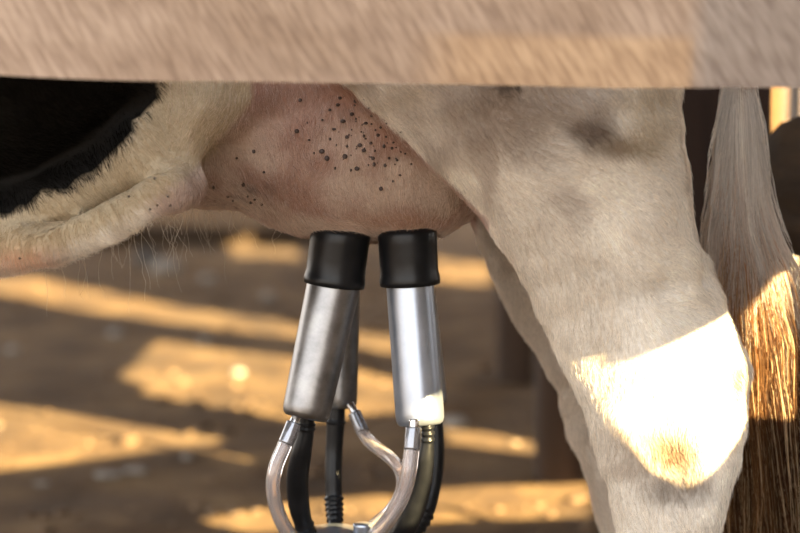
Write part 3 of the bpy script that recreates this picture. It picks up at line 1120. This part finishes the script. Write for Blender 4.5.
# ---- warts: small dark buttons on the udder skin
def build_warts():
    listed = [(297, 131, 2.6), (322, 151, 3.0), (327, 158, 3.0), (345, 156, 3.0), (357, 168, 2.7), (381, 188, 2.4), (244, 184, 2.4), (254, 151, 2.2), (214, 187, 1.8), (300, 100, 2.2), (343, 121, 2.6), (334, 129, 2), (352, 114, 2.3), (338, 105, 2.2), (347, 137, 2.2), (360, 145, 2.6), (364, 150, 2.4), (373, 158, 2.2), (340, 98, 2), (356, 101, 2), (330, 110, 1.8), (366, 123, 2), (378, 135, 2), (384, 146, 2), (392, 148, 1.7), (381, 127, 1.6), (374, 164, 2.2), (385, 165, 2), (347, 146, 1.7), (330, 139, 1.6), (389, 158, 1.6), (397, 160, 1.5), (372, 115, 1.8), (322, 120, 1.5), (309, 140, 1.4), (335, 168, 1.6), (351, 170, 1.5), (314, 153, 1.4), (264, 172, 1.5), (237, 158, 1.4), (228, 196, 1.6), (233, 200, 1.5), (251, 202, 1.7), (255, 199, 1.5), (262, 204, 1.5), (248, 196, 1.3), (400, 175, 1.4), (393, 181, 1.4), (364, 136, 1.8), (371, 143, 1.8)]
    for _ in range(46):
        listed.append((RNG.normal(366, 22), RNG.normal(138, 24), RNG.uniform(.7, 1.4)))
    listed += [(168, 196, 1.9), (157, 205, 1.6), (170, 205, 1.5), (150, 209, 1.5), (129, 197, 1.5), (155, 179, 1.6), (20, 258, 1.6)]
    bm = bmesh.new()
    for px, py, r in listed:
        p, nrm = hit(px, py)
        if p is None or p.y > 2.36:
            continue
        if px > 280 and p.y < 2.20 :
            continue
        nrm = Vector(grad(np.array([p]))[0]).normalized()
        r = r * .88 * p.y / FPX
        q = bmesh.ops.create_icosphere(bm, subdivisions=2, radius=1)
        rot = nrm.to_track_quat('Z', 'Y').to_matrix().to_4x4()
        wob = RNG.uniform(.8, 1.25)
        bmesh.ops.transform(bm, matrix=Matrix.Translation(p + nrm * r * .5) @ rot @ Matrix.Diagonal((r * wob, r / wob, r * 1.15, 1)), verts=q['verts'])
    o = bm_obj('wart', bm, M_WART, cow, True)
    o['label'] = 'small dark warts on the udder skin'
    o['kind'] = 'stuff'
build_warts()

def build_hooves():
    for x, y, w_ in ((W(645, 890, ND).x, ND, .045), (W(622, 770, FD).x, FD, .045), (-1.03, MID - .15, .045), (-1.03, MID + .15, .045)):
        for s in (-1, 1):
            bm = bmesh.new()
            bmesh.ops.create_cone(bm, cap_ends=True, segments=24, radius1=.5, radius2=.36, depth=1)
            for v in bm.verts:
                v.co.x -= .10 * (v.co.z < 0)
            bmesh.ops.transform(bm, matrix=Matrix.Diagonal((.115, .054, .075, 1)), verts=bm.verts)
            o = bm_obj('hoof', bm, M_HOOF, cow, True, .004)
            o.location = (x, y + s * .025, ground_z(x, y) + .036)
build_hooves()

# ------------------------------------------------------------------ the milking cluster
clu = empty('milking_cluster', W(342, 590, 2.39))
tag(clu, 'steel milking cluster with black rubber cups hanging on the udder', 'milking cluster')

def mm(px, d):
    return px / FPX * d

def teat_cup(top, mid, bot, d1, d2, rt, rb, steel, r_m):
    """top of mouthpiece, rubber/steel joint, bottom of shell, in picture coordinates"""
    A, J, B = W(*top, d1), W(*mid, d1), W(*bot, d2)
    L_ = (B - J).length
    rt, rb, r_m = mm(rt, d1), mm(rb, d1), mm(r_m, d1)
    shell = lathe('teat_cup', J, B, [(rt * .55, -.012), (rt * .90, -.011), (rt, -.009), (rt, 0), (rt * .7 + rb * .3, L_ * .3), (rt * .35 + rb * .65, L_ * .65), (rb * 1.0, L_ - .012), (rb * .985, L_ - .006), (rb * .93, L_ - .002), (rb * .82, L_), (rb * .0001, L_ + .0005)], steel, clu, 64)
    shell['label'] = 'shiny steel cup shell' if steel is M_STEEL else 'dull worn steel cup shell'
    H = (J - A).length
    m_ = lathe('mouthpiece', A, J, [(.016, .010), (.016, -.002), (r_m * .72, -.004), (r_m * .92, -.002), (r_m * .985, .003), (r_m * .97, .012), (r_m * .965, H * .55), (r_m * .955, H - .012), (r_m * .99, H - .007), (r_m * 1.01, H - .003), (r_m * .99, H + .0015), (rt * .98, H + .002), (rt * .96, H - .004)], M_RUBBER, shell, 64)
    m_['label'] = 'black rubber mouthpiece'
    return shell, A, J, B

shA, *_ = teat_cup((341, 230), (334, 283.5), (305, 418), 2.335, 2.318, 27, 24.2, M_STEEL_WORN, 31)
shB, *_ = teat_cup((407, 230), (410, 283), (420.5, 425), 2.335, 2.318, 24, 24.6, M_STEEL, 30.5)
shC, *_ = teat_cup((342, 225), (338.5, 274), (336.5, 408), 2.475, 2.462, 22, 20.8, M_STEEL_WORN, 27)
shD, *_ = teat_cup((404, 224), (410, 272), (426.5, 405), 2.475, 2.462, 22.5, 21.5, M_STEEL, 28)

def px_tube(name, pts, rad, m, parent=None, **kw):
    return tube(name, [W(a, b, d) for a, b, d in pts], [mm(r, 2.36) for r in (rad if isinstance(rad, (list, tuple)) else [rad] * len(pts))], m, parent or clu, **kw)

e1 = mm(1.6, 2.36)
top_rings = [(.02, e1, .008), (.055, e1, .008), (.09, e1, .008)]
bot_rings = [(.80, e1, .010), (.835, e1, .010), (.87, e1, .010), (.905, e1, .010), (.94, e1, .010)]
px_tube('milk_tube', [(307, 416, 2.335), (306, 432, 2.336), (301, 455, 2.34), (297.5, 478, 2.35), (299, 505, 2.36), (306, 530, 2.37), (316, 548, 2.38)], [7.5, 8, 10.5, 11.3, 11, 8.5, 8], M_RUBBER, n=16, rings=[(.09, e1, .010), (.13, e1, .010)] + bot_rings)
px_tube('milk_tube', [(336.5, 404, 2.462), (335.5, 425, 2.461), (334, 450, 2.46), (333.5, 475, 2.455), (334, 500, 2.45), (335, 522, 2.435), (337, 548, 2.41)], [9.5, 9.6, 9.2, 9, 9, 7.5, 7.5], M_RUBBER, n=16, rings=[(.14, e1, .010)] + [(.66, e1, .01), (.70, e1, .01), (.74, e1, .01), (.78, e1, .01), (.82, e1, .01)])
px_tube('milk_tube', [(427, 420, 2.335), (427.5, 440, 2.337), (425, 462, 2.34), (421, 485, 2.35), (413, 510, 2.36), (402, 532, 2.37), (384, 552, 2.38)], [5.8, 6, 9, 10.5, 12, 12, 9], M_RUBBER, n=16, rings=[(.06, e1, .012), (.11, e1, .012), (.16, e1, .012)])
px_tube('milk_tube', [(432, 402, 2.435), (436, 430, 2.43), (436, 462, 2.425), (432, 490, 2.42), (424, 515, 2.41), (408, 538, 2.40), (388, 552, 2.395)], [8, 8, 8.3, 8.5, 9, 8, 8], M_RUBBER, n=16, rings=[(.66, e1, .012), (.70, e1, .012), (.74, e1, .012)])

def pulse_tube(nip, sleeve, pts, w_, dn):
    """metal nipple under the shell, dark sleeve, clear tube"""
    t = px_tube('pulse_tube', pts, w_, M_CLEAR, inner=mm(w_ * .62, 2.36), n=14, seg=24)
    t['label'] = 'clear plastic air tube'
    s = px_tube('sleeve', sleeve, [w_ * 1.03, w_ * 1.05, w_ * 1.05], M_SLEEVE, t, inner=mm(w_ * .7, 2.36), n=6, seg=24)
    nb = px_tube('nipple', nip, [w_ * .66, w_ * .62, w_ * .60], M_CHROME, t, n=5)
    nb['label'] = 'bright metal nipple'
    return t
M_SLEEVE = mat('smoky_plastic', (.34, .34, .36), .14, .5, IOR=1.45, Transmission_Weight=.45)

pulse_tube([(298, 413, 2.315), (294.5, 421, 2.310), (289, 434, 2.305)], [(294, 423, 2.310), (290.5, 432, 2.307), (285.5, 444, 2.304)],
           [(292, 428, 2.308), (283, 449, 2.303), (276, 466, 2.30), (273, 484, 2.30), (275.5, 504, 2.31), (284, 526, 2.325), (298, 545, 2.35), (316, 556, 2.37)], 7.4, 0)
pulse_tube([(414, 420, 2.292), (414, 427, 2.290), (412.5, 440, 2.287)], [(413.5, 428, 2.290), (412.8, 438, 2.287), (411.8, 450, 2.284)],
           [(413, 434, 2.288), (411, 455, 2.283), (408.5, 474, 2.280), (403.5, 493, 2.285), (394.5, 511, 2.295), (382.5, 527, 2.32), (368, 542, 2.345), (356, 552, 2.365)], 7.8, 0)
pulse_tube([(350, 404, 2.44), (354, 411, 2.435), (358.5, 422, 2.43)], [(354.5, 413, 2.434), (358, 421, 2.43), (363, 432, 2.424)],
           [(356.5, 419, 2.432), (365, 436, 2.42), (376, 447, 2.405), (388, 456, 2.39), (398, 467, 2.37), (402.5, 481, 2.37), (399, 498, 2.37), (388, 513, 2.375), (372, 527, 2.38), (358, 545, 2.385)], 6.6, 0)
pulse_tube([(430, 402, 2.47), (433, 412, 2.475), (436, 424, 2.48)], [(432.5, 412, 2.475), (435, 420, 2.478), (436.5, 432, 2.48)],
           [(434, 416, 2.477), (437, 440, 2.48), (434, 470, 2.475), (424, 500, 2.46), (404, 528, 2.44), (380, 548, 2.42)], 6.6, 0)

# claw: domed lid, spigot on its rim, bowl and outlet hose
top = W(335, 527, 2.385)
dn = Vector((0, 0, -1))
cl = lathe('claw', top, top + dn, [(.0005, .000), (.020, .0005), (.034, .004), (.047, .012), (.054, .022), (.056, .030), (.054, .036), (.050, .040), (.048, .075), (.040, .092), (.024, .104), (.012, .108), (.0005, .109)], M_STEEL, clu, 64)
cl['label'] = 'round steel claw bowl'
sp = W(362.5, 523, 2.35)
s_ = lathe('spigot', sp, sp + dn, [(.0003, 0), (.0084, .0002), (.0094, .0010), (.0095, .0035), (.0092, .0042), (.0092, .05), (.0003, .05)], M_STEEL, cl, 40)
bo = top + dn * .10
gz_ = ground_z(bo.x - .5, 2.7)
tube('outlet_hose', [bo, bo + Vector((-.005, 0, -.08)), Vector((bo.x - .04, 2.41, .14)), Vector((bo.x - .16, 2.46, .045)), Vector((bo.x - .40, 2.55, .03)), Vector((bo.x - .9, 2.62, .03)), Vector((bo.x - 1.5, 2.6, .03))], .0125, M_RUBBER, clu, 20, 12)
